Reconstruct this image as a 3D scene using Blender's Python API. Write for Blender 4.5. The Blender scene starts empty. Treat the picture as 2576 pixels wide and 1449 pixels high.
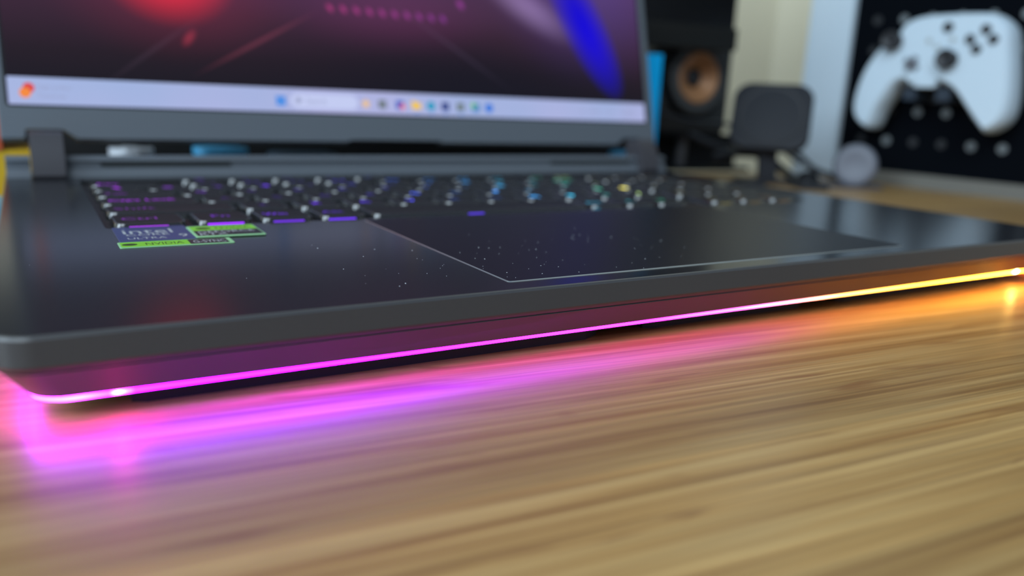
import bpy, bmesh, math, random
from mathutils import Vector, Matrix
random.seed(7)
S = bpy.context.scene
COL = S.collection
MM = 0.001
DECK = 21.2            # height of the laptop deck above the desk, mm

# ------------------------------------------------------------------ camera
cam_d = bpy.data.cameras.new('camera'); cam = bpy.data.objects.new('camera', cam_d); COL.objects.link(cam)
RIGHT = Vector((0.8585, -0.5109, 0.0444)); DOWN = Vector((-0.0828, -0.2235, -0.9712)); FWD = Vector((0.5061, 0.8301, -0.2342))
FWD.normalize(); RIGHT = (RIGHT - FWD * RIGHT.dot(FWD)).normalized(); DOWN = FWD.cross(RIGHT)
M = Matrix.Identity(4)
for i, c in enumerate((RIGHT, -DOWN, -FWD)):
    for r in range(3): M[r][i] = c[r]
M.translation = Vector((9.85, -166.7, 47.6 + DECK)) * MM
cam.matrix_world = M
cam_d.sensor_width = 36.0; cam_d.lens = 2013.7 / 2576 * 36
cam_d.clip_start = 0.005; cam_d.clip_end = 50
cam_d.dof.use_dof = True; cam_d.dof.focus_distance = 0.216; cam_d.dof.aperture_fstop = 6.8
S.camera = cam

# ------------------------------------------------------------------ world, daylight, added fill, exposure
W = bpy.data.worlds.new('world'); S.world = W; W.use_nodes = True
W.node_tree.nodes['Background'].inputs[0].default_value = (0.66, 0.80, 1.0, 1)
W.node_tree.nodes['Background'].inputs[1].default_value = 0.39
def area(name, loc, target, sx, sy, power, color):
    L = bpy.data.lights.new(name, 'AREA'); L.shape = 'RECTANGLE'; L.size = sx; L.size_y = sy; L.energy = power; L.color = color
    o = bpy.data.objects.new(name, L); COL.objects.link(o); o.location = loc
    o.rotation_euler = (Vector(target) - Vector(loc)).to_track_quat('-Z', 'Y').to_euler()
    return o
area('window_daylight', (-2.0, -0.25, 1.0), (0.3, 0.2, 0.0), 1.2, 1.1, 42, (0.70, 0.87, 1.0))
area('rear_fill_light', (-1.5, -1.8, 1.9), (0.7, 0.5, 0.1), 1.6, 1.2, 53, (0.74, 0.89, 1.0))  # added fill lamp, not a known window; lifts back wall and pegboard
S.view_settings.view_transform = 'Standard'; S.view_settings.look = 'None'
S.view_settings.exposure = 0.0; S.view_settings.gamma = 1.0; S.view_settings.use_curve_mapping = False

# ------------------------------------------------------------------ materials
def lin(c):
    return tuple(((v / 255) / 12.92 if v / 255 <= 0.04045 else ((v / 255 + 0.055) / 1.055) ** 2.4) for v in c)
def mat(name, col, rough=0.5, metal=0.0, spec=0.5, emis=None, es=1.0, coat=0.0, noise=0.0, nscale=200.0, bump=0.0):
    m = bpy.data.materials.new(name); m.use_nodes = True; nt = m.node_tree; b = nt.nodes['Principled BSDF']
    b.inputs['Base Color'].default_value = (*col, 1); b.inputs['Roughness'].default_value = rough
    b.inputs['Metallic'].default_value = metal; b.inputs['Specular IOR Level'].default_value = spec
    b.inputs['Coat Weight'].default_value = coat
    if emis:
        b.inputs['Emission Color'].default_value = (*emis, 1); b.inputs['Emission Strength'].default_value = es
    if noise or bump:
        tc = nt.nodes.new('ShaderNodeTexCoord'); n = nt.nodes.new('ShaderNodeTexNoise'); n.inputs['Scale'].default_value = nscale
        nt.links.new(tc.outputs['Object'], n.inputs['Vector'])
        if noise:
            mx = nt.nodes.new('ShaderNodeMix'); mx.data_type = 'RGBA'
            mx.inputs[6].default_value = (*[v * (1 - noise) for v in col], 1); mx.inputs[7].default_value = (*[min(1, v * (1 + noise)) for v in col], 1)
            nt.links.new(n.outputs['Fac'], mx.inputs[0]); nt.links.new(mx.outputs[2], b.inputs['Base Color'])
        if bump:
            bp = nt.nodes.new('ShaderNodeBump'); bp.inputs['Strength'].default_value = bump; bp.inputs['Distance'].default_value = 0.0002
            nt.links.new(n.outputs['Fac'], bp.inputs['Height']); nt.links.new(bp.outputs['Normal'], b.inputs['Normal'])
    return m
def emit(name, col, s=1.0):
    return mat(name, (0.01, 0.01, 0.01), 0.6, emis=col, es=s)

M_shell = mat('shell_grey', (0.050, 0.051, 0.056), 0.34, noise=0.06, nscale=900)
M_deck = mat('deck_grey', (0.018, 0.019, 0.023), 0.19, spec=0.15, noise=0.08, nscale=1200)
M_pad = mat('trackpad_glass', (0.008, 0.008, 0.013), 0.40, spec=0.18)
M_padedge = mat('trackpad_bevel', (0.30, 0.33, 0.36), 0.32, metal=0.7)
M_tray = mat('key_tray', (0.012, 0.012, 0.014), 0.5)
M_key = mat('key_plastic', (0.012, 0.013, 0.015), 0.55, spec=0.22)
M_keyside = mat('key_side_gloss', (0.012, 0.013, 0.015), 0.17, spec=0.75, coat=0.25)
M_bezel = mat('lid_grey', (0.105, 0.120, 0.140), 0.5, noise=0.05, nscale=700)
M_hinge = mat('hinge_grey', (0.050, 0.047, 0.054), 0.42)
M_black = mat('black_plastic', (0.004, 0.005, 0.007), 0.6, spec=0.25)
M_rubber = mat('rubber', (0.012, 0.010, 0.016), 0.6)
M_glass = mat('screen_border', (0.004, 0.004, 0.005), 0.25)
M_cream = mat('cream_paint', (0.88, 0.82, 0.64), 0.9, noise=0.03, nscale=6)
M_white = mat('white_paint', (0.56, 0.66, 0.74), 0.55, noise=0.02, nscale=30)
M_peg = mat('pegboard_black', (0.001, 0.002, 0.004), 0.9, spec=0.08)
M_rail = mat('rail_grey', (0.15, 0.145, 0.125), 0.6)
M_peglit = mat('peg_hole_lit', (0.16, 0.18, 0.19), 0.7)  # pale colour stands in for the lit wall behind the holes
M_pegshade = mat('peg_hole_shaded', (0.018, 0.020, 0.024), 0.7)  # same holes painted darker, their shade put into the colour
M_ctrl = mat('controller_white', (0.58, 0.70, 0.79), 0.45, noise=0.02, nscale=300)
M_dark = mat('dark_grey_plastic', (0.022, 0.023, 0.027), 0.5)
M_grey = mat('charger_grey', (0.020, 0.022, 0.027), 0.6, spec=0.25)
M_greyl = mat('puck_grey', (0.14, 0.15, 0.18), 0.5)
M_copper = mat('copper_cone', (0.42, 0.20, 0.085), 0.46, metal=0.15)
M_cyan = mat('cyan_plastic', (0.0, 0.48, 1.0), 0.5, spec=0.15)
M_cyanl = mat('light_blue_plastic', (0.10, 0.55, 0.95), 0.4)
M_yellow = mat('yellow_card', (0.72, 0.42, 0.01), 0.5)
M_red = mat('red_card', (0.65, 0.10, 0.03), 0.5)
M_whitep = mat('white_plastic', (0.80, 0.83, 0.90), 0.35)
M_floor = mat('floor_carpet', (0.10, 0.095, 0.09), 0.95, noise=0.3, nscale=400)

# ------------------------------------------------------------------ mesh helpers (millimetres, z measured from the desk top)
def obj(name, bm, m, parent=None, origin=(0, 0, 0), smooth=False, auto=None):
    me = bpy.data.meshes.new(name)
    bmesh.ops.recalc_face_normals(bm, faces=bm.faces[:])
    o0 = Vector(origin)
    for v in bm.verts: v.co = (v.co - o0) * MM
    if smooth:
        for f in bm.faces: f.smooth = True
    if auto is not None:
        for f in bm.faces: f.smooth = True
        for e in bm.edges:
            if len(e.link_faces) == 2 and e.calc_face_angle(0) > math.radians(auto): e.smooth = False
    bm.to_mesh(me); bm.free()
    if m: me.materials.append(m)
    o = bpy.data.objects.new(name, me); COL.objects.link(o)
    if parent is not None: o.parent = parent
    else: o.location = o0 * MM
    return o
def part(name, bm, m, root, smooth=False, auto=None):
    """a part modelled in world millimetres under a root empty"""
    org = tuple(v / MM for v in root.location) if root.get('_root') else (0, 0, 0)
    return obj(name, bm, m, root, org, smooth, auto)
def thing(name, label, cat, loc, group=None):
    o = bpy.data.objects.new(name, None); COL.objects.link(o); o.location = Vector(loc) * MM; o.empty_display_size = 0.02
    o['label'] = label; o['category'] = cat; o['_root'] = True
    if group: o['group'] = group
    return o
def tag(o, label, cat, group=None):
    o['label'] = label; o['category'] = cat
    if group: o['group'] = group
    return o
def bevel(bm, w, seg=2, ang=20):
    es = [e for e in bm.edges if len(e.link_faces) == 2 and e.calc_face_angle(0) > math.radians(ang)]
    bmesh.ops.bevel(bm, geom=es, offset=w, segments=seg, profile=0.5, affect='EDGES', clamp_overlap=True)
def box(x0, x1, y0, y1, z0, z1, bv=0, seg=2, bm=None):
    bm = bm or bmesh.new()
    vs = [bm.verts.new((x, y, z)) for x in (x0, x1) for y in (y0, y1) for z in (z0, z1)]
    for f in ((0, 1, 3, 2), (4, 6, 7, 5), (0, 4, 5, 1), (2, 3, 7, 6), (0, 2, 6, 4), (1, 5, 7, 3)): bm.faces.new([vs[i] for i in f])
    if bv: bevel(bm, bv, seg)
    return bm
def prism(pts, z0, z1, bv=0, seg=2, ang=30):
    """2-D outline (counter-clockwise) in xy, extruded z0..z1"""
    bm = bmesh.new()
    a = [bm.verts.new((x, y, z0)) for x, y in pts]; b = [bm.verts.new((x, y, z1)) for x, y in pts]
    n = len(pts)
    bm.faces.new(a[::-1]); bm.faces.new(b)
    for i in range(n): bm.faces.new((a[i], a[(i + 1) % n], b[(i + 1) % n], b[i]))
    if bv:
        es = [e for e in bm.edges if all(abs(v.co.z - z1) < 1e-6 for v in e.verts)]
        bmesh.ops.bevel(bm, geom=es, offset=bv, segments=seg, profile=0.5, affect='EDGES', clamp_overlap=True)
    return bm
def rrect(x0, x1, y0, y1, r, n=6):
    p = []
    for cx, cy, a0 in ((x1 - r, y0 + r, -90), (x1 - r, y1 - r, 0), (x0 + r, y1 - r, 90), (x0 + r, y0 + r, 180)):
        for k in range(n + 1):
            a = math.radians(a0 + 90 * k / n); p.append((cx + r * math.cos(a), cy + r * math.sin(a)))
    return p
def loft(rings, cap0=True, cap1=True):
    bm = bmesh.new(); R = [[bm.verts.new(p) for p in r] for r in rings]; n = len(R[0])
    for a, b in zip(R, R[1:]):
        for i in range(n): bm.faces.new((a[i], a[(i + 1) % n], b[(i + 1) % n], b[i]))
    if cap0: bm.faces.new(R[0][::-1])
    if cap1: bm.faces.new(R[-1])
    return bm
def lathe(profile, n=40, caps=True):
    """profile [(r,z)] around z"""
    return loft([[(r * math.cos(2 * math.pi * k / n), r * math.sin(2 * math.pi * k / n), z) for k in range(n)] for r, z in profile], caps and profile[0][0] > 1e-6, caps and profile[-1][0] > 1e-6)
def xform(bm, mtx):
    for v in bm.verts: v.co = mtx @ v.co
    return bm
def frame(origin, x, y, z):
    m = Matrix.Identity(4)
    for i, c in enumerate((Vector(x).normalized(), Vector(y).normalized(), Vector(z).normalized())):
        for r in range(3): m[r][i] = c[r]
    m.translation = Vector(origin); return m
def tube(pts, r, n=8, closed=False):
    pts = [Vector(p) for p in pts]; rings = []
    up = Vector((0.13, 0.2, 1)).normalized()
    for i, p in enumerate(pts):
        t = (pts[min(i + 1, len(pts) - 1)] - pts[max(i - 1, 0)]).normalized()
        a = t.cross(up).normalized(); b = a.cross(t)
        rings.append([tuple(p + r * (a * math.cos(2 * math.pi * k / n) + b * math.sin(2 * math.pi * k / n))) for k in range(n)])
    return loft(rings)
def catmull(P, k=5, closed=True):
    out = []; n = len(P)
    for i in range(n if closed else n - 1):
        p0, p1, p2, p3 = [Vector(P[(i + j) % n] if closed else P[max(0, min(n - 1, i + j))]) for j in (-1, 0, 1, 2)]
        for q in range(k):
            t = q / k
            out.append(tuple(0.5 * ((2 * p1) + (p2 - p0) * t + (2 * p0 - 5 * p1 + 4 * p2 - p3) * t * t + (3 * p1 - p0 - 3 * p2 + p3) * t ** 3)))
    if not closed: out.append(tuple(P[-1]))
    return out
def text_mesh(body, w, h, fit=True):
    """flat lettering that fills w x h mm, lower-left at 0,0; returns a mesh in metres"""
    cu = bpy.data.curves.new('t', 'FONT'); cu.body = body; cu.size = 1.0; cu.resolution_u = 2
    to = bpy.data.objects.new('t', cu); me = bpy.data.meshes.new_from_object(to)
    bpy.data.objects.remove(to); bpy.data.curves.remove(cu)
    if not me.vertices: return me
    xs = [v.co.x for v in me.vertices]; ys = [v.co.y for v in me.vertices]
    sx = w / max(1e-6, max(xs) - min(xs)); sy = h / max(1e-6, max(ys) - min(ys))
    if not fit: sx = sy = min(sx, sy)
    x0, y0 = min(xs), min(ys)
    for v in me.vertices: v.co = Vector(((v.co.x - x0) * sx, (v.co.y - y0) * sy, 0)) * MM
    return me
def text_obj(name, body, x, y, z, w, h, m, parent, fit=True):
    me = text_mesh(body, w, h, fit); me.materials.append(m)
    o = bpy.data.objects.new(name, me); COL.objects.link(o); o.parent = parent; o.location = Vector((x, y, z)) * MM
    return o
def structure(o): o['kind'] = 'structure'; return o

# ------------------------------------------------------------------ bamboo
def bamboo():
    m = bpy.data.materials.new('bamboo'); m.use_nodes = True; nt = m.node_tree; N = nt.nodes.new; L = nt.links.new
    b = nt.nodes['Principled BSDF']
    tc = N('ShaderNodeTexCoord'); oi = N('ShaderNodeObjectInfo')
    off = N('ShaderNodeVectorMath'); off.operation = 'MULTIPLY_ADD'
    L(oi.outputs['Random'], off.inputs[0]); off.inputs[1].default_value = (7.3, 3.1, 0); L(tc.outputs['Object'], off.inputs[2])
    def noise(scale, sc=1.0, det=3.0, rough=0.55, dist=0.0):
        mp = N('ShaderNodeMapping'); mp.inputs['Scale'].default_value = scale; L(off.outputs[0], mp.inputs['Vector'])
        n = N('ShaderNodeTexNoise'); n.inputs['Scale'].default_value = sc; n.inputs['Detail'].default_value = det; n.inputs['Roughness'].default_value = rough; n.inputs['Distortion'].default_value = dist
        L(mp.outputs[0], n.inputs['Vector']); return n.outputs['Fac']
    fine = noise((14, 900, 1), 1.0, 3.0); wide = noise((6, 250, 1), 1.0, 3.0); line = noise((4, 430, 1), 1.0, 2.0, 0.5); patch = noise((22, 120, 1), 1.0, 2.0, 0.6, 0.6)
    r = N('ShaderNodeValToRGB'); L(wide, r.inputs[0])
    cr = r.color_ramp; cr.elements[0].position = 0.30; cr.elements[0].color = (0.24, 0.110, 0.026, 1); cr.elements[1].position = 0.66; cr.elements[1].color = (0.49, 0.305, 0.112, 1)
    e = cr.elements.new(0.47); e.color = (0.385, 0.216, 0.066, 1)
    f = N('ShaderNodeMapRange'); f.inputs[1].default_value = 0.3; f.inputs[2].default_value = 0.7; f.inputs[3].default_value = 0.72; f.inputs[4].default_value = 1.12; L(fine, f.inputs[0])
    m1 = N('ShaderNodeMix'); m1.data_type = 'RGBA'; m1.blend_type = 'MULTIPLY'; m1.inputs[0].default_value = 1; L(r.outputs[0], m1.inputs[6]); L(f.outputs[0], m1.inputs[7])
    # per-strip tone
    t = N('ShaderNodeMapRange'); t.inputs[3].default_value = 0.84; t.inputs[4].default_value = 1.12; L(oi.outputs['Random'], t.inputs[0])
    m2 = N('ShaderNodeMix'); m2.data_type = 'RGBA'; m2.blend_type = 'MULTIPLY'; m2.inputs[0].default_value = 1; L(m1.outputs[2], m2.inputs[6]); L(t.outputs[0], m2.inputs[7])
    lm = N('ShaderNodeMapRange'); lm.inputs[1].default_value = 0.57; lm.inputs[2].default_value = 0.68; lm.inputs[3].default_value = 0; lm.inputs[4].default_value = 0.5; L(line, lm.inputs[0])
    m2b = N('ShaderNodeMix'); m2b.data_type = 'RGBA'; L(lm.outputs[0], m2b.inputs[0]); L(m2.outputs[2], m2b.inputs[6]); m2b.inputs[7].default_value = (0.21, 0.10, 0.028, 1)
    # brown culm nodes
    k = N('ShaderNodeMapRange'); k.inputs[1].default_value = 0.62; k.inputs[2].default_value = 0.74; k.inputs[3].default_value = 0; k.inputs[4].default_value = 0.75; L(patch, k.inputs[0])
    m3 = N('ShaderNodeMix'); m3.data_type = 'RGBA'; L(k.outputs[0], m3.inputs[0]); L(m2b.outputs[2], m3.inputs[6]); m3.inputs[7].default_value = (0.20, 0.082, 0.022, 1)
    L(m3.outputs[2], b.inputs['Base Color'])
    b.inputs['Roughness'].default_value = 0.45; b.inputs['Specular IOR Level'].default_value = 0.55; b.inputs['Coat Weight'].default_value = 0.22; b.inputs['Coat Roughness'].default_value = 0.24
    bp = N('ShaderNodeBump'); bp.inputs['Strength'].default_value = 0.12; bp.inputs['Distance'].default_value = 0.0003; L(fine, bp.inputs['Height']); L(bp.outputs[0], b.inputs['Normal'])
    return m
M_bamboo = bamboo()

# ------------------------------------------------------------------ desk, walls, floor
GR = math.radians(-4.53)
GX = Vector((math.cos(GR), math.sin(GR), 0)); GY = Vector((-math.sin(GR), math.cos(GR), 0))
desk = thing('desk', 'pale bamboo desk with long narrow glued strips under the laptop', 'desk', (0, 0, 0)); desk.rotation_euler = (0, 0, GR)
DX0, DX1, DY0, DY1 = -620, 900, -330, 512
obj('core', box(DX0 + 2, DX1 - 2, DY0 + 2, DY1 - 2, -24, -3.0), M_bamboo, desk)
w = 20.05; nst = int((DY1 - DY0) / w)
sm = None
for i in range(nst):
    y = DY0 + (i + 0.5) * w
    if sm is None:
        o = obj('bamboo_strip', box(DX0, DX1, -w / 2 + 0.02, w / 2 - 0.02, -3, 0, 0.06, 1), M_bamboo, desk); sm = o
    else:
        o = sm.copy(); COL.objects.link(o)
    o.location = (0, y * MM, 0)
for lx in (DX0 + 60, DX1 - 60):
    for ly in (DY0 + 60, DY1 - 60): obj('leg', box(lx - 25, lx + 25, ly - 25, ly + 25, -730, -24, 3), M_black, desk)
structure(obj('floor', box(-3000, 3000, -2500, 2500, -760, -730), M_floor))
def plank_wall(name, c, half, z0, z1, m):
    bm = box(-half, half, 0, 60, z0, z1); xform(bm, frame(c, GX, GY, (0, 0, 1)))
    return structure(obj(name, bm, m))
cb = GX * 300 + GY * 830
plank_wall('wall_back', (cb.x, cb.y, 0), 1900, -730, 1700, M_cream)

# board frame: x along the board, y up, z out towards the laptop
BD = Vector((0.0983, -0.99516, 0)); BN = Vector((-0.99516, -0.0983, 0)); B0 = Vector((729.5, 332.3, 0))
BF = frame(B0, BD, (0, 0, 1), BN)
def onboard(bm): return xform(bm, BF)
structure(obj('wall_right', onboard(box(-620, 900, -730, 1700, -420, -340)), M_cream))
board = thing('pegboard', 'black pegboard in a white frame standing at the end of the desk', 'pegboard', tuple(B0))
part('panel', onboard(box(-46, 420, 11, 420, -8, 0)), M_peg, board)
part('frame_stile', onboard(box(-92, -44, 0, 432, -22, 6, 1.5)), M_white, board)
part('frame_stile', onboard(box(418, 440, 0, 432, -22, 6, 1.5)), M_white, board)
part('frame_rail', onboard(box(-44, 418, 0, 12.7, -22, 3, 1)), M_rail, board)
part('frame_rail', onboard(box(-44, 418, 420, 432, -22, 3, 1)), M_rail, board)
shaded_holes = {(0, 4), (0, 3), (1, 3), (2, 0), (3, 0), (0, 0), (0, 2)}  # holes that get the painted-in shade
hm = {}
for c in range(14):
    for r in range(12):
        key = 'd' if (c, r) in shaded_holes or (c < 2 and 1 <= r <= 2) else 'p'
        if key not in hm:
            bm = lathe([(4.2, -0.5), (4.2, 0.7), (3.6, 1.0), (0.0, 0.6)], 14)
            o = obj('peg_hole', bm, M_pegshade if key == 'd' else M_peglit, board); hm[key] = o
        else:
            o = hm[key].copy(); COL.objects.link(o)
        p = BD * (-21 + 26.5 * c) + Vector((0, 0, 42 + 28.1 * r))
        o.matrix_local = Matrix.Translation(p * MM) @ frame((0, 0, 0), BD, (0, 0, 1), BN)

# ------------------------------------------------------------------ laptop
LW, LD = 399.0, 300.0
laptop = thing('laptop', 'dark grey gaming laptop standing open with a glowing front light bar', 'laptop', (0, 0, 0))
def Z(z): return z + DECK
def ring(ins, z, r): return [(x, y, Z(z)) for x, y in rrect(ins, LW - ins, ins, LD - ins, r, 8)]
prof = [(0.75, 0.0, 7.6), (0.3, -0.18, 8.0), (0.0, -0.75, 8.2), (0.0, -6.1, 8.2), (0.22, -6.5, 8.2), (0.95, -7.45, 8.0), (1.3, -7.65, 7.9), (1.05, -7.85, 7.9), (1.45, -8.15, 7.9), (5.7, -14.6, 7.4), (6.6, -14.75, 7.2)]
bm = loft([ring(i, z, r) for i, z, r in prof], False, False)
part('base_shell', bm, M_shell, laptop, auto=24)
bm = loft([ring(6.6, -14.7, 7.2), ring(6.9, -15.9, 7.2), ring(14, -16.8, 6)], False, True)
part('bottom_plate', bm, M_rubber, laptop, auto=30)
# deck with openings for the keyboard and the trackpad
KX0, KX1, KY0, KY1 = 29.5, 364.5, 117.0, 256.0
PX0, PX1, PY0, PY1 = 115.0, 284.2, 7.6, 113.0
bm = bmesh.new(); edges = []
def loop(pts, z):
    vs = [bm.verts.new((x, y, z)) for x, y in pts]
    for i in range(len(vs)): edges.append(bm.edges.new((vs[i], vs[(i + 1) % len(vs)])))
    return vs
loop([p[:2] for p in ring(0.75, 0, 7.6)], Z(0)); kl = rrect(KX0, KX1, KY0, KY1, 3, 3); pl = rrect(PX0, PX1, PY0, PY1, 1.0, 3)
loop(kl, Z(0)); loop(pl, Z(0))
bmesh.ops.triangle_fill(bm, use_beauty=True, use_dissolve=False, edges=edges)
def inside(c, x0, x1, y0, y1): return x0 < c.x < x1 and y0 < c.y < y1
bad = [f for f in bm.faces if inside(f.calc_center_median(), KX0, KX1, KY0, KY1) or inside(f.calc_center_median(), PX0, PX1, PY0, PY1)]
bmesh.ops.delete(bm, geom=bad, context='FACES_ONLY')
part('palm_rest', bm, M_deck, laptop)
bm = loft([[(x, y, Z(0)) for x, y in kl], [(x, y, Z(-1.7)) for x, y in kl]], False, True)
part('key_tray', bm, M_tray, laptop)
# trackpad: bright bevel round a darker plate
bi = rrect(PX0 + 0.3, PX1 - 0.3, PY0 + 0.3, PY1 - 0.3, 0.8, 3)
bm = loft([[(x, y, Z(-0.9)) for x, y in pl], [(x, y, Z(-0.02)) for x, y in pl], [(x, y, Z(0.24)) for x, y in bi]], False, False)
part('trackpad_bevel', bm, M_padedge, laptop)
bm = loft([[(x, y, Z(-0.9)) for x, y in bi], [(x, y, Z(0.24)) for x, y in bi]], True, True)
part('trackpad', bm, M_pad, laptop)

# light bar
def lightbar_mat():
    m = bpy.data.materials.new('light_bar'); m.use_nodes = True; nt = m.node_tree; N = nt.nodes.new; L = nt.links.new
    b = nt.nodes['Principled BSDF']; b.inputs['Base Color'].default_value = (0.2, 0.2, 0.2, 1)
    tc = N('ShaderNodeTexCoord'); sp = N('ShaderNodeSeparateXYZ'); L(tc.outputs['Object'], sp.inputs[0])
    mr = N('ShaderNodeMapRange'); mr.inputs[1].default_value = 0.0; mr.inputs[2].default_value = LW * MM; L(sp.outputs[0], mr.inputs[0])
    r = N('ShaderNodeValToRGB'); L(mr.outputs[0], r.inputs[0]); cr = r.color_ramp
    pts = [(0, (26, 0.2, 46)), (8, (30, 0.9, 60)), (15, (27, 1.0, 66)), (20.2, (23, 0.2, 68)), (22, (170, 3, 140)), (23.8, (21, 0.1, 68)), (29, (18, 0.06, 70)), (40, (18, 0.03, 68)), (65, (19, 0.03, 58)), (107, (14, 0.06, 26)), (165, (13, 0.18, 10.5)),
           (200, (11, 0.7, 7)), (228, (12, 2.0, 2.6)), (250, (14, 4.0, 0.9)), (300, (19, 6.8, 0.5)), (345, (30, 11.5, 0.8)), (361.5, (34, 13, 1)), (363, (300, 170, 40)), (364.5, (34, 10, 0.8)), (399, (30, 4, 0.2))]
    for i, (x, c) in enumerate(pts):
        e = cr.elements[i] if i < 2 else cr.elements.new(x / LW)
        e.position = x / LW; e.color = (c[0] / 300, c[1] / 300, c[2] / 300, 1)
    L(r.outputs[0], b.inputs['Emission Color']); b.inputs['Emission Strength'].default_value = 300
    return m
M_bar = lightbar_mat()
def barpath(ins, r):
    p = rrect(ins, LW - ins, ins, LD - ins, r, 8)
    # from the left side, round the front-left corner, along the front to the right side
    n = 9; br, tr, tl, bl = p[0:n], p[n:2 * n], p[2 * n:3 * n], p[3 * n:4 * n]
    out = [(ins, 200.0), (ins, 100.0)] + bl
    x0, x1 = bl[-1][0], br[0][0]
    out += [(x0 + (x1 - x0) * k / 40, ins) for k in range(1, 40)] + br + [(LW - ins, 100.0), (LW - ins, 200.0)]
    return out
rows = []
for ins, z in ((5.75, -14.66), (6.05, -15.12), (6.42, -15.68), (6.78, -15.88), (7.1, -15.92)):
    rows.append([(x, y, Z(z)) for x, y in barpath(ins, 7.3)])
bm = bmesh.new(); RV = [[bm.verts.new(p) for p in r] for r in rows]
for a, b in zip(RV, RV[1:]):
    for i in range(len(a) - 1): bm.faces.new((a[i], a[i + 1], b[i + 1], b[i]))
o = part('light_bar', bm, M_bar, laptop, smooth=True); o['label'] = 'thin glowing bar fading from magenta to yellow'
# rubber feet
for x0, x1, y0 in ((25, 152, 14), (170, 245, 15.5), (262, 372, 15.5)):
    part('rubber_foot', prism([(x0, y0 + 1.5), (x0 + 3, y0), (x1 - 6, y0), (x1, y0 + 3), (x1, y0 + 12), (x0, y0 + 12)], 0, Z(-15.95), 0), M_rubber, laptop)
part('rubber_foot', box(40, 360, 270, 284, 0, Z(-16), 1), M_rubber, laptop)

# rear ridge, hinges, vents
def ridge(x0, x1):
    pr = [(267.6, 0), (268.6, 2.2), (269.3, 3.9), (271.2, 4.3), (271.4, 7.4), (270.1, 7.8), (271.0, 9.6), (273.0, 10.2), (299, 4.5), (299, -6), (267.6, -6)]
    bm = bmesh.new(); a = [bm.verts.new((x0, y, Z(z))) for y, z in pr]; b = [bm.verts.new((x1, y, Z(z))) for y, z in pr]; n = len(pr)
    bm.faces.new(a); bm.faces.new(b[::-1])
    for i in range(n): bm.faces.new((a[i], b[i], b[(i + 1) % n], a[(i + 1) % n]))
    return bm
for x0, x1 in ((0.8, 10.7), (25.2, 373.2), (387.8, 398.2)): part('rear_ridge', ridge(x0, x1), M_bezel, laptop, auto=28)
for x0, x1 in ((40, 101), (302, 368)): part('vent_slot', prism(rrect(x0, x1, 271.0 - 0.15, 271.8, 0.2, 2), Z(4.9), Z(7.0)), mat('vent_dark', (0.02, 0.024, 0.025), 0.6), laptop)
def hinge(x0, x1):
    pr = [(264.5, 0), (263.6, 1.5), (266.0, 13.5), (270.5, 20.0), (274.5, 21.6), (284, 20.5), (284, -2), (264.5, -2)]
    bm = bmesh.new(); a = [bm.verts.new((x0, y, Z(z))) for y, z in pr]; b = [bm.verts.new((x1, y, Z(z))) for y, z in pr]; n = len(pr)
    bm.faces.new(a); bm.faces.new(b[::-1])
    for i in range(n): bm.faces.new((a[i], b[i], b[(i + 1) % n], a[(i + 1) % n]))
    bevel(bm, 0.5, 2, 40)
    return bm
for x0, x1 in ((11.0, 24.8), (373.5, 387.5)): part('hinge', hinge(x0, x1), M_hinge, laptop, auto=30)

# lid: local x right, local y up the screen, local z towards the viewer
TILT = math.radians(14.5)
lo = [(-0.4, -16.4), (9.8, -16.4), (9.8, -11.2), (26.0, -11.2), (32.0, -16.4), (170.5, -16.4), (172.5, -14.6), (229, -14.6), (231, -16.4), (367.5, -16.4), (373, -11.2), (388.2, -11.2), (388.2, -16.4), (401.3, -16.4)]
top = [(401.3, 244), (399.5, 249), (395, 251), (6, 251), (1.4, 249), (-0.4, 244)]
bm = prism(lo + top, -7.5, 0, 0.5, 2)
lid = obj('lid', bm, M_bezel, laptop)
lid.location = Vector((0, 289.4, Z(32.9))) * MM; lid.rotation_euler = (math.pi / 2 - TILT, 0, 0)
obj('screen_border', prism(rrect(2.9, 395.2, -0.9, 246.5, 1.5, 3), 0.0, 0.16), M_glass, lid)

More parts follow.
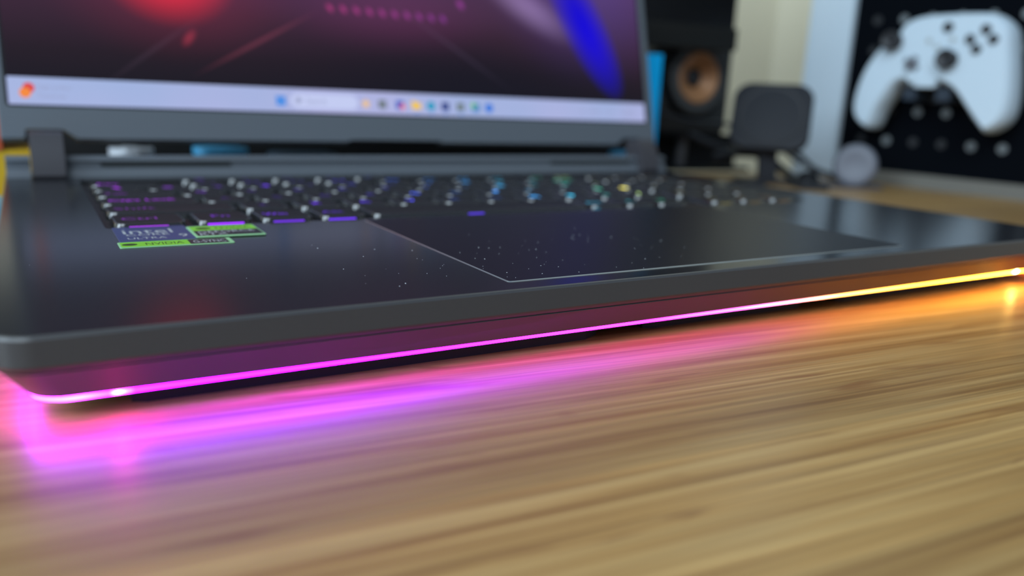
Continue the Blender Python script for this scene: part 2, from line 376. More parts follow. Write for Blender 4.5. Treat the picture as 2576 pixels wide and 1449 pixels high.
def screen_mat():
    m = bpy.data.materials.new('wallpaper'); m.use_nodes = True; nt = m.node_tree; N = nt.nodes.new; L = nt.links.new
    b = nt.nodes['Principled BSDF']; b.inputs['Base Color'].default_value = (0.004, 0.004, 0.005, 1); b.inputs['Roughness'].default_value = 0.5; b.inputs['Specular IOR Level'].default_value = 0.04
    tc = N('ShaderNodeTexCoord')
    mm = N('ShaderNodeVectorMath'); mm.operation = 'SCALE'; mm.inputs['Scale'].default_value = 1000; L(tc.outputs['Object'], mm.inputs[0])
    sp = N('ShaderNodeSeparateXYZ'); L(mm.outputs[0], sp.inputs[0])
    g = N('ShaderNodeMapRange'); g.inputs[1].default_value = 12; g.inputs[2].default_value = 110; L(sp.outputs[1], g.inputs[0])
    r = N('ShaderNodeValToRGB'); L(g.outputs[0], r.inputs[0]); cr = r.color_ramp
    cr.elements[0].color = (*lin((25, 22, 31)), 1); cr.elements[1].color = (*lin((88, 58, 96)), 1)
    for p, c in ((0.16, (36, 26, 36)), (0.40, (58, 36, 54))):
        e = cr.elements.new(p); e.color = (*lin(c), 1)
    cur = [r.outputs[0]]
    def blob(x, y, ang, ax, ay, col, p=1.0, add=True, fac=1.0):
        mp = N('ShaderNodeMapping'); mp.vector_type = 'TEXTURE'; mp.inputs['Location'].default_value = (x, y, 0); mp.inputs['Rotation'].default_value = (0, 0, math.radians(ang)); mp.inputs['Scale'].default_value = (ax, ay, 1e6)
        L(mm.outputs[0], mp.inputs[0]); ln = N('ShaderNodeVectorMath'); ln.operation = 'LENGTH'; L(mp.outputs[0], ln.inputs[0])
        k = N('ShaderNodeMapRange'); k.interpolation_type = 'SMOOTHSTEP'; k.inputs[1].default_value = 0; k.inputs[2].default_value = 1; k.inputs[3].default_value = fac; k.inputs[4].default_value = 0; L(ln.outputs['Value'], k.inputs[0])
        pw = N('ShaderNodeMath'); pw.operation = 'POWER'; pw.inputs[1].default_value = p; L(k.outputs[0], pw.inputs[0])
        mx = N('ShaderNodeMix'); mx.data_type = 'RGBA'; mx.blend_type = 'ADD' if add else 'MIX'
        L(pw.outputs[0], mx.inputs[0]); L(cur[0], mx.inputs[6]); mx.inputs[7].default_value = (*lin(col), 1); cur[0] = mx.outputs[2]
    blob(255, 20, 0, 170, 48, (18, 18, 30), 1.0, False, 0.75)          # lower right goes neutral and dark
    blob(350, 95, 0, 90, 80, (46, 44, 120), 1.0, True, 0.55)
    blob(300, 74, -28, 52, 17, (118, 100, 138), 1.2, True, 0.9)         # grey smear
    blob(84, 66, 0, 72, 46, (104, 14, 34), 1.0, True, 0.6)            # wide red bloom
    blob(80, 75, -8, 38, 34, (240, 8, 14), 0.8, True, 0.95)              # hot red core
    blob(90, 68, -35, 20, 1.6, (180, 50, 70), 1.0, True, 0.5)
    blob(88, 37.5, 55, 7, 3.2, (150, 40, 56), 0.8, True, 0.6)
    blob(124, 38, 30, 44, 1.8, (110, 46, 62), 0.8, True, 0.5)
    blob(200, 62, 0, 90, 30, (84, 26, 70), 1.0, True, 0.45)
    blob(70, 30, 38, 40, 2.0, (62, 48, 62), 1.0, True, 0.35)
    blob(245, 42, -32, 55, 2.2, (60, 52, 72), 1.0, True, 0.35)
    blob(345, 66, -62, 58, 19, (16, 0, 200), 0.45, False, 1.0)            # blue streak
    blob(350, 58, -62, 42, 20, (10, 2, 150), 1.2, True, 0.4)
    # row of magenta dashes
    for k in range(10):
        blob(166 + 8.0 * k, 60.5 - 0.02 * k, -52, 3.6, 2.2, (165 - 4 * k, 40, 110 + 4 * k), 0.6, True, 0.6)
    blob(251, 70.5, -55, 4.5, 2.8, (140, 40, 140), 0.6, True, 0.6)
    L(cur[0], b.inputs['Emission Color']); b.inputs['Emission Strength'].default_value = 1.0
    return m
def lidrect(name, x0, x1, y0, y1, z, m, r=0.3):
    return obj(name, prism(rrect(x0, x1, y0, y1, r, 3), z - 0.04, z), m, lid)
lidrect('screen', 4.3, 393.7, 0, 243.5, 0.22, screen_mat(), 0.5)
def taskbar_mat():
    m = bpy.data.materials.new('taskbar'); m.use_nodes = True; nt = m.node_tree; N = nt.nodes.new; L = nt.links.new
    b = nt.nodes['Principled BSDF']; b.inputs['Base Color'].default_value = (0.01, 0.01, 0.01, 1)
    tc = N('ShaderNodeTexCoord'); n = N('ShaderNodeTexNoise'); n.inputs['Scale'].default_value = 9; L(tc.outputs['Object'], n.inputs['Vector'])
    r = N('ShaderNodeValToRGB'); L(n.outputs['Fac'], r.inputs[0]); r.color_ramp.elements[0].position = 0.35; r.color_ramp.elements[1].position = 0.65
    r.color_ramp.elements[0].color = (*lin((164, 184, 230)), 1); r.color_ramp.elements[1].color = (*lin((184, 186, 234)), 1)
    L(r.outputs[0], b.inputs['Emission Color']); b.inputs['Emission Strength'].default_value = 0.88
    return m
lidrect('taskbar', 4.3, 393.7, 0, 13.2, 0.28, taskbar_mat())
E_ = lambda n, c, s=1.0: emit(n, lin(c), s)
def disc(name, x, y, r, m, z=0.36, sx=1.0):
    return obj(name, prism([(x + r * sx * math.cos(2 * math.pi * k / 18), y + r * math.sin(2 * math.pi * k / 18)) for k in range(18)], z - 0.03, z), m, lid)
i_grey = E_('icon_grey', (120, 130, 165)); i_text = E_('icon_text', (148, 155, 192)); i_blue = E_('icon_blue', (10, 130, 225))
disc('weather_icon', 13.0, 8.0, 2.5, E_('icon_red', (215, 50, 45))); disc('weather_icon', 11.4, 5.6, 2.5, E_('icon_orange', (240, 130, 30)), 0.38)
text_obj('lettering', 'High pollen', 16.5, 7.0, 0.34, 14.5, 2.6, i_text, lid); text_obj('lettering', 'Tomorrow', 16.5, 3.2, 0.34, 12.0, 2.4, i_text, lid)
for a in (0, 1):
    for c in (0, 1): lidrect('start_icon', 130.5 + 2.75 * a, 133.0 + 2.75 * a, 3.4 + 2.75 * c, 5.9 + 2.75 * c, 0.36, i_blue, 0.2)
lidrect('search_box', 138.5, 178, 2.2, 10.6, 0.31, E_('search_pale', (192, 200, 238)), 4)
disc('search_icon', 143.0, 6.6, 1.7, i_text); text_obj('lettering', 'Search', 147.5, 4.9, 0.36, 11.5, 3.2, i_text, lid)
icons = [(182.7, (235, 190, 120)), (193.0, (110, 120, 130)), (204.2, (60, 90, 190)), (214.9, (240, 195, 60)), (224.7, (20, 150, 190)), (234.4, (40, 60, 130)), (244.9, (105, 120, 125)), (255.7, (40, 120, 190)), (265.4, (20, 110, 215))]
for i, (x, c) in enumerate(icons):
    m = E_('icon_%d' % i, c)
    if i in (4, 8): disc('app_icon', x, 6.0, 2.9, m)
    elif i == 0:
        obj('app_icon', prism([(x + (3.2 if k % 2 == 0 else 1.5) * math.sin(math.pi * k / 5), 6.0 + (3.2 if k % 2 == 0 else 1.5) * math.cos(math.pi * k / 5)) for k in range(9, -1, -1)], 0.33, 0.36), m, lid)
    elif i == 3: obj('app_icon', prism([(x - 3, 3.6), (x + 3, 3.6), (x + 3, 7.8), (x, 7.8), (x - 0.8, 8.8), (x - 3, 8.8)], 0.33, 0.36), m, lid)
    else: lidrect('app_icon', x - 2.6, x + 2.6, 3.4, 8.6, 0.36, m, 0.9)
    if i == 2: disc('app_icon_accent', x + 1.6, 5.0, 1.7, E_('icon_pink', (230, 110, 130)), 0.40)
    if i == 7: disc('app_icon_accent', x - 1.5, 7.2, 1.8, E_('icon_green', (110, 190, 100)), 0.40)
    if i in (3, 4, 5, 6): lidrect('app_underline', x - 1.2, x + 1.2, 1.3, 1.9, 0.36, i_blue, 0.25)
for x, t, w_ in ((337, '^', 3), (345, 'ENG', 8), (358, 'o))', 7)): text_obj('lettering', t, x, 4.6, 0.36, w_, 2.8, i_text, lid)
text_obj('lettering', '14:27', 373, 7.0, 0.36, 12, 2.5, i_text, lid); text_obj('lettering', '20/05', 373, 3.2, 0.36, 12, 2.5, i_text, lid)

# ------------------------------------------------------------------ keys
STOPS = [(30, (0.34, 0.02, 0.62)), (62, (0.26, 0.02, 0.90)), (95, (0.16, 0.03, 0.95)), (135, (0.09, 0.05, 0.95)), (165, (0.06, 0.16, 0.85)), (205, (0.04, 0.33, 0.80)), (240, (0.03, 0.42, 0.52)), (268, (0.05, 0.48, 0.26)), (285, (0.75, 0.68, 0.10)), (310, (0.42, 0.34, 0.08)), (362, (0.5, 0.16, 0.04))]
def kcol(x):
    for (x0, c0), (x1, c1) in zip(STOPS, STOPS[1:]):
        if x <= x1:
            t = max(0, (x - x0) / (x1 - x0)); return tuple(a + (b - a) * t for a, b in zip(c0, c1))
    return STOPS[-1][1]
kmat = {}
def kemit(x, s):
    k = (round(x / 12), s)
    if k not in kmat: kmat[k] = emit('key_light_%d_%d' % (k[0], int(s * 100)), kcol(k[0] * 12), s)
    return kmat[k]
kmesh = {}
def key(x0, x1, y0, y1, leg, glow=None, ls=0.5, zt=1.1):
    wd, dp = round(x1 - x0, 1), round(y1 - y0, 1)
    if (wd, dp, zt) not in kmesh:
        prof_ = ((0, 3.2, -2.2), (0.1, 3.2, -0.9), (0.62, 3.2, zt - 0.2), (0.665, 3.2, zt - 0.05), (0.74, 3.2, zt - 0.015), (1.1, 3.0, zt))
        rings = [[(x, y, z) for x, y in rrect(a, wd - a, a, dp - a, r, 5)] for a, r, z in prof_]
        ns = len(rings[0]) * 5
        # a shallow dish on the cap
        rings.append([(x, y, zt - 0.18) for x, y in rrect(3.2, wd - 3.2, min(3.2, dp * .3), dp - min(3.2, dp * .3), 1.0, 5)])
        b_ = loft(rings, False, True)
        b_.faces.ensure_lookup_table()
        for f_ in b_.faces[:ns]: f_.material_index = 1
        o = obj('key', b_, M_key, laptop, auto=50); o.data.materials.append(M_keyside); kmesh[(wd, dp, zt)] = o
    else:
        o = kmesh[(wd, dp, zt)].copy(); COL.objects.link(o)
    o.location = Vector((x0, y0, Z(0))) * MM
    if leg:
        ls *= 1.0 + 1.2 * min(1.0, max(0.0, (x0 - 120) / 60)) * (x0 < 290)
        ls = round(ls, 2)
        n = len(leg)
        lw = min(wd - 6, 2.6 * n + 0.8 if n > 1 else 3.8); lh = min(5.0, dp * 0.36)
        lx = 3.2 if n > 2 else (wd - lw) / 2
        text_obj('legend', leg, lx, dp * 0.42, zt - 0.12, lw, lh, kemit(x0, ls), o)
    if glow:
        gx0, gx1, gs = glow
        b_ = prism(rrect(gx0 * wd, gx1 * wd, -0.12, 0.5, 0.1, 2), zt - 1.45, zt - 0.95)
        obj('underglow', b_, kemit(x0, gs), o)
    return o
G = 2.1
def row(y0, y1, items, numx=None):
    for it in items: key(it[0], it[1], y0, y1, it[2], it[3] if len(it) > 3 else None, it[4] if len(it) > 4 else 0.5)
NX = [(299.2, 317.6), (319.4, 338.6), (340.8, 360.5)]
row(119.2, 140.5, [(32, 55, 'Ctrl', (0.2, 0.72, 2.2)), (57.6, 77, 'Fn', (0.18, 0.8, 2.2)), (79.2, 98.8, 'Win', (0.22, 0.78, 1.1), 0.9), (101, 119.2, 'Alt', (0.15, 0.72, 1.4)), (121.4, 223, '', (0.40, 0.47, 1.1)), (225.2, 243.4, 'Alt', (0.0, 0.18, 0.5)), (245.6, 262.6, '<', None), (264.8, 283.5, 'v', None)])
for (a, b), l in zip(NX, ('0', '.', 'Ent')): key(a, b, 119.2, 140.5, l, (0.2, 0.6, 0.3), 0.25)
def run(x, letters, pitch=21.3, wd=17.9): return [(x + pitch * i, x + pitch * i + wd, c) for i, c in enumerate(letters)]
def sprinkle(items, p, gs):
    out = []
    for it in items:
        out.append((*it[:3], (lambda a: (a, a + 0.28, gs * random.uniform(0.5, 1.2)))(random.uniform(0.1, 0.6)) if random.random() < p else None, random.choice((0.2, 0.35, 0.5, 0.8, 1.8))))
    return out
row(144.4, 163.6, sprinkle([(32, 77.2, 'Shift')] + run(79.4, 'ZXCVBNM,./'), 0.0, 0.5))
row(166.6, 185.6, sprinkle([(32, 67.4, 'Caps Lock')] + run(69.6, 'ASDFGHJKL;') + [(282.4, 294, "'")], 0.0, 0.5))
row(188.9, 205.8, sprinkle([(32, 62, 'Tab')] + run(64.0, 'QWERTYUIOP') + [(277, 294, '[')], 0.0, 0.5))
row(208.6, 222.6, sprinkle([(32, 51.2, '`')] + run(53.3, '1234567890') + [(266.4, 294, 'Back')], 0.0, 0.5))
row(225.6, 236.2, sprinkle([(32, 60, 'Esc')] + run(72.6, ['F1', 'F2', 'F3', 'F4'], 21.5, 18) + run(166.4, ['F5', 'F6', 'F7', 'F8'], 21.3, 18) + [(258, 275, 'F9'), (277, 294, 'F10')], 0.0, 0.5))
for y0, y1, ls in ((144.4, 163.6, '123'), (166.6, 185.6, '456'), (188.9, 205.8, '789'), (208.6, 222.6, '/*-'), (225.6, 236.2, ('Del', 'Num', 'End'))):
    for (a, b), l in zip(NX, ls): key(a, b, y0, y1, l, None, 0.22)
row(241.6, 250.4, [(71.8, 89.8, '-', None, 0.3), (93.3, 111.3, '+', None, 0.3), (114.6, 132.6, 'M', None, 0.3), (136.6, 154.6, '*', None, 0.3), (158.2, 176.2, '#', None, 0.3)])

# ------------------------------------------------------------------ stickers on the palm rest
def sticker(name, x0, x1, y0, y1, z, m, label):
    o = obj(name, prism(rrect(0, x1 - x0, 0, y1 - y0, 0.6, 3), 0, 0.22, 0.06, 1), m, laptop); o.location = Vector((x0, y0, Z(z))) * MM; o['label'] = label; return o
M_sblue = mat('sticker_blue', lin((52, 66, 112)), 0.35); M_sgreen = mat('sticker_green', lin((128, 205, 40)), 0.35); M_sblack = mat('sticker_black', (0.012, 0.014, 0.014), 0.35)
M_silver = mat('sticker_silver', (0.55, 0.60, 0.62), 0.3, metal=0.2); M_sdark = mat('sticker_ink', lin((40, 62, 16)), 0.5); M_sgrey = mat('sticker_rim', lin((150, 205, 150)), 0.35)
sb = sticker('sticker', 31.2, 53.0, 92.0, 118.0, 0.0, M_sblue, 'blue processor sticker with silver lettering')
text_obj('lettering', 'intel', 2.2, 12.8, 0.24, 14.5, 7.6, M_silver, sb); text_obj('lettering', 'CORE', 2.6, 9.0, 0.24, 12.5, 3.2, M_silver, sb)
text_obj('lettering', 'ULTRA', 2.6, 3.2, 0.24, 11, 3.0, M_silver, sb); text_obj('lettering', '9', 17.5, 4.6, 0.24, 2.6, 5.0, M_silver, sb)
def panel(name, x0, x1, y0, y1, m, parent, z=0.22): return obj(name, prism(rrect(x0, x1, y0, y1, 0.3, 2), z, z + 0.02), m, parent)
sg = sticker('sticker', 30.4, 62.2, 82.6, 91.2, 0.0, M_sgrey, 'green and black graphics sticker at the front')
panel('green_panel', 0.5, 19.2, 0.7, 8.1, M_sgreen, sg); panel('black_panel', 19.2, 30.4, 0.7, 8.1, M_sblack, sg)
text_obj('lettering', 'NVIDIA', 7.2, 2.4, 0.25, 10.5, 3.6, M_sdark, sg); text_obj('lettering', 'G-SYNC', 20.4, 2.2, 0.25, 9.4, 4.0, M_silver, sg)
obj('eye_logo', prism([(2.0 + 2.1 * math.cos(a) * (1.0) + 0.9, 4.2 + 1.7 * math.sin(a)) for a in [2 * math.pi * k / 16 for k in range(16)]], 0.24, 0.26), M_sdark, sg)
sn = sticker('sticker', 52.8, 74.2, 92.6, 112.6, 0.26, M_sgrey, 'green and black graphics card sticker')
panel('green_panel', 0.8, 21.0, 11.2, 19.4, M_sgreen, sn); panel('black_panel', 0.8, 21.0, 1.8, 11.2, M_sblack, sn)
text_obj('lettering', 'NVIDIA', 8.4, 13.4, 0.25, 11.0, 3.6, M_sdark, sn); text_obj('lettering', 'GEFORCE', 1.8, 6.8, 0.25, 17.6, 3.6, M_silver, sn); text_obj('lettering', 'RTX', 1.8, 2.6, 0.25, 8.4, 3.4, M_silver, sn)
obj('eye_logo', prism([(4.6 + 2.4 * math.cos(a), 15.2 + 1.8 * math.sin(a)) for a in [2 * math.pi * k / 16 for k in range(16)]], 0.24, 0.26), M_sdark, sn)

# dust flecks on the deck: nobody could count them
bm = bmesh.new()
spots = [(92.3, 26.9), (143.7, 43.7), (146.3, 43.6), (120.8, 37), (163.1, 16.1), (161.7, 9), (54.5, 34.5), (8, 66.8), (105.6, 29), (127.8, 27)] + [(random.uniform(80, 190), random.uniform(9, 75)) for _ in range(46)] + [(random.uniform(118, 200), random.uniform(12, 60)) for _ in range(26)]
for x, y in spots:
    z = Z(0.02 if not (PX0 < x < PX1 and PY0 < y < PY1) else 0.25); s = random.uniform(0.09, 0.22); a = random.uniform(0, 6.3)
    vs = [bm.verts.new((x + s * q * math.cos(a + k * 1.57), y + s * q * math.sin(a + k * 1.57), z)) for k, q in enumerate((1, 0.45, 1, 0.45))]
    tp = bm.verts.new((x, y, z + s * 0.6))
    for k in range(4): bm.faces.new((vs[k], vs[(k + 1) % 4], tp))
d_ = part('dust', bm, mat('dust', (0.80, 0.84, 0.88), 0.9), laptop); d_['kind'] = 'stuff'

# ------------------------------------------------------------------ controller hanging on the pegboard
ctl = thing('game_controller', 'white game controller with black thumbsticks hanging on the black pegboard', 'controller', tuple(B0 + BN * 10 + Vector((0, 0, 52)) + BD * 56))
OUT = [(24, 142), (29, 148.5), (42.3, 152.8), (69.6, 153.8), (95.6, 152.8), (107.3, 148.4), (115.9, 139.1), (120.1, 121.8), (124.1, 99.7), (126.0, 80.6), (124.4, 67.6), (118.3, 59.1), (110.2, 55.2), (105.4, 58.2), (93.7, 71.6), (82.0, 85.6), (75.2, 91.4), (66.1, 95.2), (58.9, 96.4), (56.6, 92.2), (47.5, 91.3), (38.3, 92.0), (35.4, 96.0), (27.0, 92.6), (19.1, 80.5), (13.1, 69.4), (9.8, 58.8), (6.0, 53.0), (-0.4, 54.4), (-8.4, 61.4), (-12.4, 72.0), (-11.5, 87.0), (-6.5, 105.5), (2.5, 121.5), (12.0, 131.0), (20.5, 136.0)]
OUT = catmull(OUT[::-1], 4)
def inset(P, d):
    out = []; n = len(P)
    for i in range(n):
        a, b, c = Vector(P[i - 1]), Vector(P[i]), Vector(P[(i + 1) % n])
        t = (c - a).normalized(); nn = Vector((-t.y, t.x)); out.append(tuple(b + nn * d))
    return out
area2 = sum(OUT[i - 1][0] * OUT[i][1] - OUT[i][0] * OUT[i - 1][1] for i in range(len(OUT)))
if area2 < 0: OUT = OUT[::-1]
layers = [(4.0, 10), (1.2, 14), (0.0, 20), (0.0, 28), (0.6, 34), (2.0, 38.5), (4.2, 41.2)]
bm = loft([[(x, y, z) for x, y in inset(OUT, d)] for d, z in layers], False, False)
def in_poly(px, py, P):
    c = False
    for i in range(len(P)):
        (x0, y0), (x1, y1) = P[i - 1], P[i]
        if (y0 > py) != (y1 > py) and px < (x1 - x0) * (py - y0) / (y1 - y0) + x0: c = not c
    return c
bm.verts.ensure_lookup_table(); nv = len(OUT)
for st_ in (0, nv * (len(layers) - 1)):
    vs = bm.verts[st_:st_ + nv]
    es = [bm.edges.get((vs[i - 1], vs[i])) for i in range(nv)]
    r_ = bmesh.ops.triangle_fill(bm, use_beauty=True, use_dissolve=False, edges=es)
    fs = [g for g in r_['geom'] if isinstance(g, bmesh.types.BMFace)]
    bmesh.ops.delete(bm, geom=[f for f in fs if not in_poly(f.calc_center_median().x, f.calc_center_median().y, OUT)], context='FACES_ONLY')
    bm.verts.ensure_lookup_table()
part('body', onboard(bm), M_ctrl, ctl, auto=40)
ZC = 41.2
def cyl(x, y, r, z0, z1, prof=None):
    bm = lathe([(r * 0.92, z0), (r, z0 + 0.3 * (z1 - z0)), (r, z1 - 0.5), (r * 0.85, z1), (r * 0.5, z1 - 0.5), (0, z1 - 0.9)], 20)
    for v in bm.verts: v.co += Vector((x, y, 0))
    return onboard(bm)
def stick(x, y):
    bm = lathe([(7.2, ZC - 3), (7.2, ZC + 0.6), (4.2, ZC + 1.5), (3.8, ZC + 6), (8.2, ZC + 7.5), (8.6, ZC + 9), (8.0, ZC + 10.4), (6.8, ZC + 10.6), (5.2, ZC + 9.2), (0, ZC + 8.8)], 24)
    for v in bm.verts: v.co += Vector((x, y, 0))
    part('thumbstick', onboard(bm), M_dark, ctl, smooth=True)
stick(22.5, 131.0); stick(73.5, 115.0)
a_ = math.radians(-32)
cross = [(-2.2, -7), (2.2, -7), (2.2, -2.2), (7, -2.2), (7, 2.2), (2.2, 2.2), (2.2, 7), (-2.2, 7), (-2.2, 2.2), (-7, 2.2), (-7, -2.2), (-2.2, -2.2)]
part('d_pad', onboard(prism([(41.0 + (x * math.cos(a_) - y * math.sin(a_)) , 111.4 + (x * math.sin(a_) + y * math.cos(a_))) for x, y in cross], ZC - 1, ZC + 2.4, 0.5, 1)), mat('d_pad_grey', (0.10, 0.10, 0.115), 0.45), ctl)
for x, y in ((88.0, 131.2), (99.5, 138.8), (106.5, 130.8), (94.2, 123.2)): part('face_button', cyl(x, y, 4.0, ZC - 1, ZC + 2.5), M_dark, ctl, auto=40)
for x, y in ((53.2, 130.7), (73.3, 131.5), (61.2, 125.4)): part('menu_button', cyl(x, y, 2.3, ZC - 1, ZC + 0.9), mat('button_pale', (0.40, 0.42, 0.40), 0.5), ctl, auto=40)
lg = lathe([(4.6, ZC - 1), (4.6, ZC + 0.7), (4.0, ZC + 1.1), (0, ZC + 1.1)], 20)
for v in lg.verts: v.co += Vector((67.8, 141.6, 0))
part('home_button', onboard(lg), M_dark, ctl)
part('jack_tab', onboard(prism(rrect(46, 64.5, 91.5, 102, 2, 3), ZC - 6, ZC + 0.8, 0.6, 2)), M_ctrl, ctl)
hk = thing('controller_hook', 'dark two-armed cradle under the white controller on the pegboard', 'hook', tuple(B0 + BN * 2 + Vector((0, 0, 78)) + BD * 56))
part('back_plate', onboard(prism(rrect(30, 82, 79, 96, 3, 3), 0.5, 5)), M_dark, hk)
for x in (40, 70): part('arm', onboard(box(x - 6, x + 6, 80.5, 91, 4, 36, 2)), mat('hook_blue', (0.02, 0.032, 0.05), 0.5), hk)

# ------------------------------------------------------------------ things standing on the desk behind
def face_frame(pos, nrm, up=(0, 0, 1)):
    n = Vector(nrm).normalized(); x = Vector(up).cross(n).normalized(); y = n.cross(x); return frame(pos, x, y, n)
# monitor
mon = thing('monitor', 'large black monitor hanging over the speaker, only its lower corner showing', 'monitor', (330, 470, 0))
mf = frame((603.5, 413.1, 118.8), GX, (0, 0, 1), -GY)
part('housing', xform(prism(rrect(-708, 0, 0, 330, 3, 4), -23, -6, 1.5, 2), mf), M_black, mon, auto=40)
part('chin', xform(prism(rrect(-708, 0, 0, 21, 2, 3), -7, 0, 1.0, 2), mf), mat('monitor_chin', (0.012, 0.012, 0.011), 0.5, spec=0.3), mon, auto=40)
part('panel', xform(box(-704, -3, 21.5, 326, -6.5, -4.5), mf), mat('monitor_panel', (0.004, 0.004, 0.005), 0.3), mon)
part('neck', xform(box(-385, -325, -100, 120, -50, -23, 4), mf), M_black, mon)
part('foot', xform(box(-475, -235, -118.8, -106, -150, -20, 3), mf), M_black, mon)
# speaker
sp_ = thing('speaker', 'small black desktop speaker with a copper cone below the monitor', 'speaker', (585, 470, 0))
SPF = frame((584.0, 453.5, 93.6), GX, (0, 0, 1), -GY)
bm = prism(rrect(-44, 52, -52, 98, 4, 4), -105, 0, 1.5, 2); part('cabinet', xform(bm, SPF), mat('speaker_cabinet', (0.016, 0.017, 0.018), 0.5), sp_, auto=40)
SPD = SPF @ Matrix.Translation(Vector((4, 0, 8.6)))
part('driver_basket', xform(lathe([(37.5, -9), (37.5, 0.5), (35, 1.0), (34.5, -9)], 40, False), SPD), M_black, sp_, auto=40)
part('surround', xform(lathe([(35, -1), (35, 1.5), (33, 2.6), (30, 2.6), (26.0, 0.4), (24.4, 1.9)], 40, False), SPD), mat('surround_grey', (0.05, 0.052, 0.052), 0.5), sp_, smooth=True)
part('cone', xform(lathe([(24.6, 1.8), (23.8, 2.6), (22.0, 1.6), (9.6, -6.6), (8.6, -7.4), (0.0, -7.4)], 40, False), SPD), M_copper, sp_, smooth=True)
part('dust_cap', xform(lathe([(9.4, -7.0), (8, -5.4), (5, -4.4), (0.0, -4.0)], 28), SPD), M_dark, sp_, smooth=True)
part('surround_ring', xform(lathe([(37.5, -1), (37.5, 1.2), (36.5, 2.0), (34.8, 2.0), (34.4, -1)], 40, False), SPD), M_black, sp_, smooth=True)
part('tweeter', xform(lathe([(15, 0), (15, 2), (13, 2.5), (8, 0.4), (6, 2.5), (0, 4)], 28), frame(SPF @ Vector((4, 68, 0)), GX, (0, 0, 1), -GY)), M_dark, sp_, smooth=True)
st = thing('speaker_stand', 'black plate stand with a grey post holding up the small speaker', 'stand', (600, 480, 0))
part('top_plate', xform(prism(rrect(-44, 52, -104, -2, 3, 3), 37.0, 41.5), Matrix.Translation(Vector((584.0, 453.5, 0))) @ Matrix.Rotation(GR, 4, 'Z') @ Matrix.Translation(Vector((0, 106, 0)))), M_black, st)
part('post', tube([(599, 472, 3), (599, 472, 38)], 5.5, 14), mat('post_grey', (0.06, 0.06, 0.066), 0.5), st, auto=50)
part('back_panel', xform(box(-50, 96, 30, 36, 3.5, 37.5), Matrix.Translation(Vector((584.0, 453.5, 0))) @ Matrix.Rotation(GR, 4, 'Z')), M_black, st)
part('base_plate', xform(prism(rrect(-52, 98, 6, 56, 3, 3), 0.0, 4.0, 0.6, 1), Matrix.Translation(Vector((584.0, 453.5, 0))) @ Matrix.Rotation(GR, 4, 'Z')), M_black, st)
# cyan upright case beside the lid
cs = thing('plastic_case', 'upright bright blue plastic case just behind the right edge of the laptop screen', 'case', (470, 372, 0))
cf = Matrix.Translation(Vector((459, 366, 0))) @ Matrix.Rotation(math.radians(-20), 4, 'Z')
part('shell', xform(box(-22, 10, 0, 128, 26, 107, 2, 2), cf), M_cyan, cs); part('base', xform(box(-20, 8, 2, 126, 0, 19, 2, 2), cf), M_cyan, cs)
part('seam', xform(box(-19, 7, 3, 125, 18.5, 26.5), cf), mat('seam_blue', (0.0, 0.05, 0.12), 0.5), cs)
# long dark bar behind the laptop
sbar = thing('soundbar', 'long black bar lying on the desk behind the laptop hinge gap', 'soundbar', (250, 405, 0)); sf = Matrix.Translation(Vector((250, 405, 0))) @ Matrix.Rotation(GR, 4, 'Z')
part('body', xform(box(-345, 200, -24, 26, 4, 58, 6, 3), sf), M_black, sbar, auto=40)
part('grille', xform(box(-338, 193, -25.5, -23.5, 9, 52, 1, 1), sf), mat('grille_black', (0.010, 0.011, 0.013), 0.8, bump=0.6, nscale=2500), sbar)
for x in (-320, 180): part('foot', xform(box(x - 12, x + 12, -18, 20, 0, 4.5), sf), M_rubber, sbar)
# small things glimpsed through the gap
ec = thing('earbud_case', 'small white rounded case behind the laptop, seen under the screen', 'case', (61, 342, 0))
part('lower_shell', prism(rrect(49.5, 72.5, 331, 352, 8, 5), 0, 18, 3, 3), M_whitep, ec, auto=50); part('lid', xform(prism(rrect(49.5, 72.5, 331, 352, 8, 5), 18.3, 30.0, 5, 4), Matrix.Identity(4)), M_whitep, ec, auto=50)
bb = thing('pen_pot', 'bright blue rounded pot behind the laptop, second from the hinge', 'pot', (110, 342, 0))
part('cup', prism(rrect(95.5, 124.5, 331, 352, 6, 5), 0, 27, 1.5, 2), M_cyanl, bb, auto=50); part('rim', prism(rrect(94.8, 125.2, 330.3, 352.7, 6.5, 5), 26.5, 30.6, 1, 2), M_cyanl, bb, auto=50)
gb = thing('storage_case', 'low dull grey case behind the middle of the laptop', 'case', (165, 345, 0))
part('body', prism(rrect(142, 182, 334, 360, 5, 4), 0, 20, 2, 2), mat('case_grey', (0.06, 0.08, 0.10), 0.5), gb, auto=50); part('lid', prism(rrect(141, 183, 333, 361, 5, 4), 20, 27.5, 3, 2), mat('case_grey_lid', (0.05, 0.085, 0.12), 0.5), gb, auto=50)
lb = thing('bottle', 'light blue capped bottle standing low beside the right hinge', 'bottle', (414, 338, 0))
part('flask', prism(rrect(404, 428, 328, 350, 8, 5), 0, 22, 2, 2), M_cyan, lb, auto=50); part('cap', prism(rrect(405, 427, 329, 349, 8, 5), 21.5, 29.5, 2, 2), M_cyanl, lb, auto=50)
yb = thing('card_box', 'yellow card box with a red lid at the far left behind the hinge', 'box', (-20, 350, 0))
part('box', box(-58, 13.5, 334, 376, 0, 28.8, 0.6, 1), M_yellow, yb); part('lid', box(-60, -1.2, 333, 377, 28.8, 52, 0.8, 1), M_red, yb)
nb = thing('notebook', 'cyan notebook lying at the left beside the laptop', 'notebook', (-60, 330, 0))
part('cover', box(-120, -3.4, 150, 325, 4.5, 6.0, 0.4, 1), mat('cover_cyan', (0.05, 0.42, 0.70), 0.5), nb); part('pages', box(-118, -4.5, 152, 323, 1.0, 4.5), M_whitep, nb); part('back_cover', box(-120, -3.4, 150, 325, 0, 1.0), M_cyan, nb)

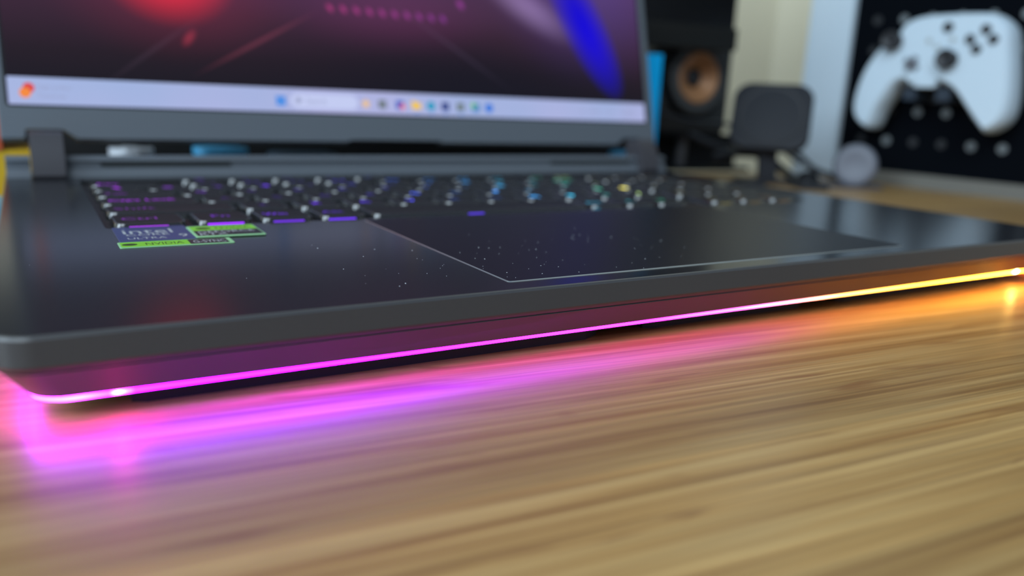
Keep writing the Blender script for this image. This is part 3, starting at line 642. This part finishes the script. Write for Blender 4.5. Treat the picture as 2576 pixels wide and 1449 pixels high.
# charging dock
dk = thing('charging_dock', 'dark grey dock with a dished square head on a stem before the white frame', 'charger', (590, 335, 0))
nrm = Vector((-0.72, -0.58, 0.42)); HF = face_frame((583.2, 343.0, 61.4), nrm)
bm = loft([[(x, y, z) for x, y in rrect(-34.5 + i, 34.5 - i, -31.5 + i, 31.5 - i, 15 - i * 0.5, 8)] for i, z in ((3, -12), (0.6, -10.5), (0, -8), (0, -2.5), (0.6, -0.8), (2.4, 0))])
part('head', xform(bm, HF), M_grey, dk, auto=35)
part('dish', xform(lathe([(28.5, -0.5), (28.5, 0.6), (27.4, 0.8), (23.5, -1.2), (0.0, -1.6)], 44), HF), mat('dish_grey', (0.011, 0.012, 0.015), 0.6), dk, smooth=True)
part('centre_mark', xform(lathe([(3.4, -1.8), (3.4, -0.9), (2.6, -0.7), (0, -0.8)], 20), HF), mat('mark_grey', (0.04, 0.043, 0.05), 0.5), dk)
def slab_between(p0, p1, w_, t_):
    p0, p1 = Vector(p0), Vector(p1); a = (p1 - p0); L_ = a.length; up = a.normalized(); xr = Vector((0.6, -0.36, 0)).normalized(); nn = xr.cross(up).normalized()
    return xform(box(-w_ / 2, w_ / 2, 0, L_, -t_ / 2, t_ / 2, 1.2, 2), frame(p0, xr, up, nn))
part('stem', slab_between((589, 345, 5), (588.5, 349, 46), 16.5, 6), M_grey, dk)
def base_fr(x0, x1, y0, y1): return xform(box(x0, x1, y0, y1, 0, 5.0, 1.2, 2), Matrix.Translation(Vector((589, 340, 0))) @ Matrix.Rotation(math.radians(-31), 4, 'Z'))
part('base_bar', base_fr(-32, 32, 2, 12), M_grey, dk); part('base_bar', base_fr(-32, -15, -36, 3), M_grey, dk); part('base_bar', base_fr(15, 40, -36, 3), M_grey, dk)
# puck on its mat
pk = thing('charging_puck', 'round grey puck standing on edge on a thin mat before the pegboard', 'charger', (661, 308, 0))
pn = Vector((-0.88, -0.47, 0.10)); PF = face_frame((659.5, 306, 20.0), pn)
part('disc', xform(lathe([(16, -7), (18.8, -5), (19.4, 0), (18.6, 3), (15, 5), (11, 3.8), (0, 3.4)], 36), PF), M_greyl, pk, smooth=True)
part('mat', xform(prism(rrect(-46, 22, -12, 14, 3, 3), 0, 2.6, 0.6, 1), Matrix.Translation(Vector((663, 306, 0))) @ Matrix.Rotation(math.radians(-33), 4, 'Z')), mat('mat_grey', (0.05, 0.055, 0.07), 0.6), pk)
# cables
def cable(pts, r, label, m):
    P_ = catmull(pts, 8, False); o0 = (P_[0][0], P_[0][1], 0)
    o = obj('cable', tube(P_, r, 8), m, None, o0, auto=60); return tag(o, label, 'cable', 'cables behind the charging dock')
M_cab = mat('cable_black', (0.008, 0.012, 0.020), 0.5)
cable([(560, 420, 40), (600, 405, 26), (640, 398, 30), (672, 388, 26), (690, 375, 10), (700, 350, 3.2), (712, 330, 3.0)], 3.0, 'thick dark cable arching over the desk between dock and puck', M_cab)
cable([(575, 400, 20), (600, 392, 24), (622, 380, 22), (634, 366, 10), (628, 345, 4), (612, 326, 4)], 4.0, 'dark cable coiled behind the stem of the charging dock', M_cab)
cable([(520, 425, 60), (560, 425, 52), (610, 425, 50), (660, 418, 40), (700, 402, 12)], 2.0, 'thin dark cable running left from the dock to the speaker stand', M_cab)
cb_ = thing('cable_clip', 'small black cable clip on the desk beside the dock base', 'clip', (617, 322, 0))
bm = lathe([(9.5, 0), (10.5, 2), (10, 8), (7, 12.5), (3, 14), (0, 14.3)], 20)
for v in bm.verts: v.co += Vector((617, 322, 0))
part('dome', bm, M_black, cb_, smooth=True)
for o in list(bpy.data.objects):
    if '_root' in o: del o['_root']
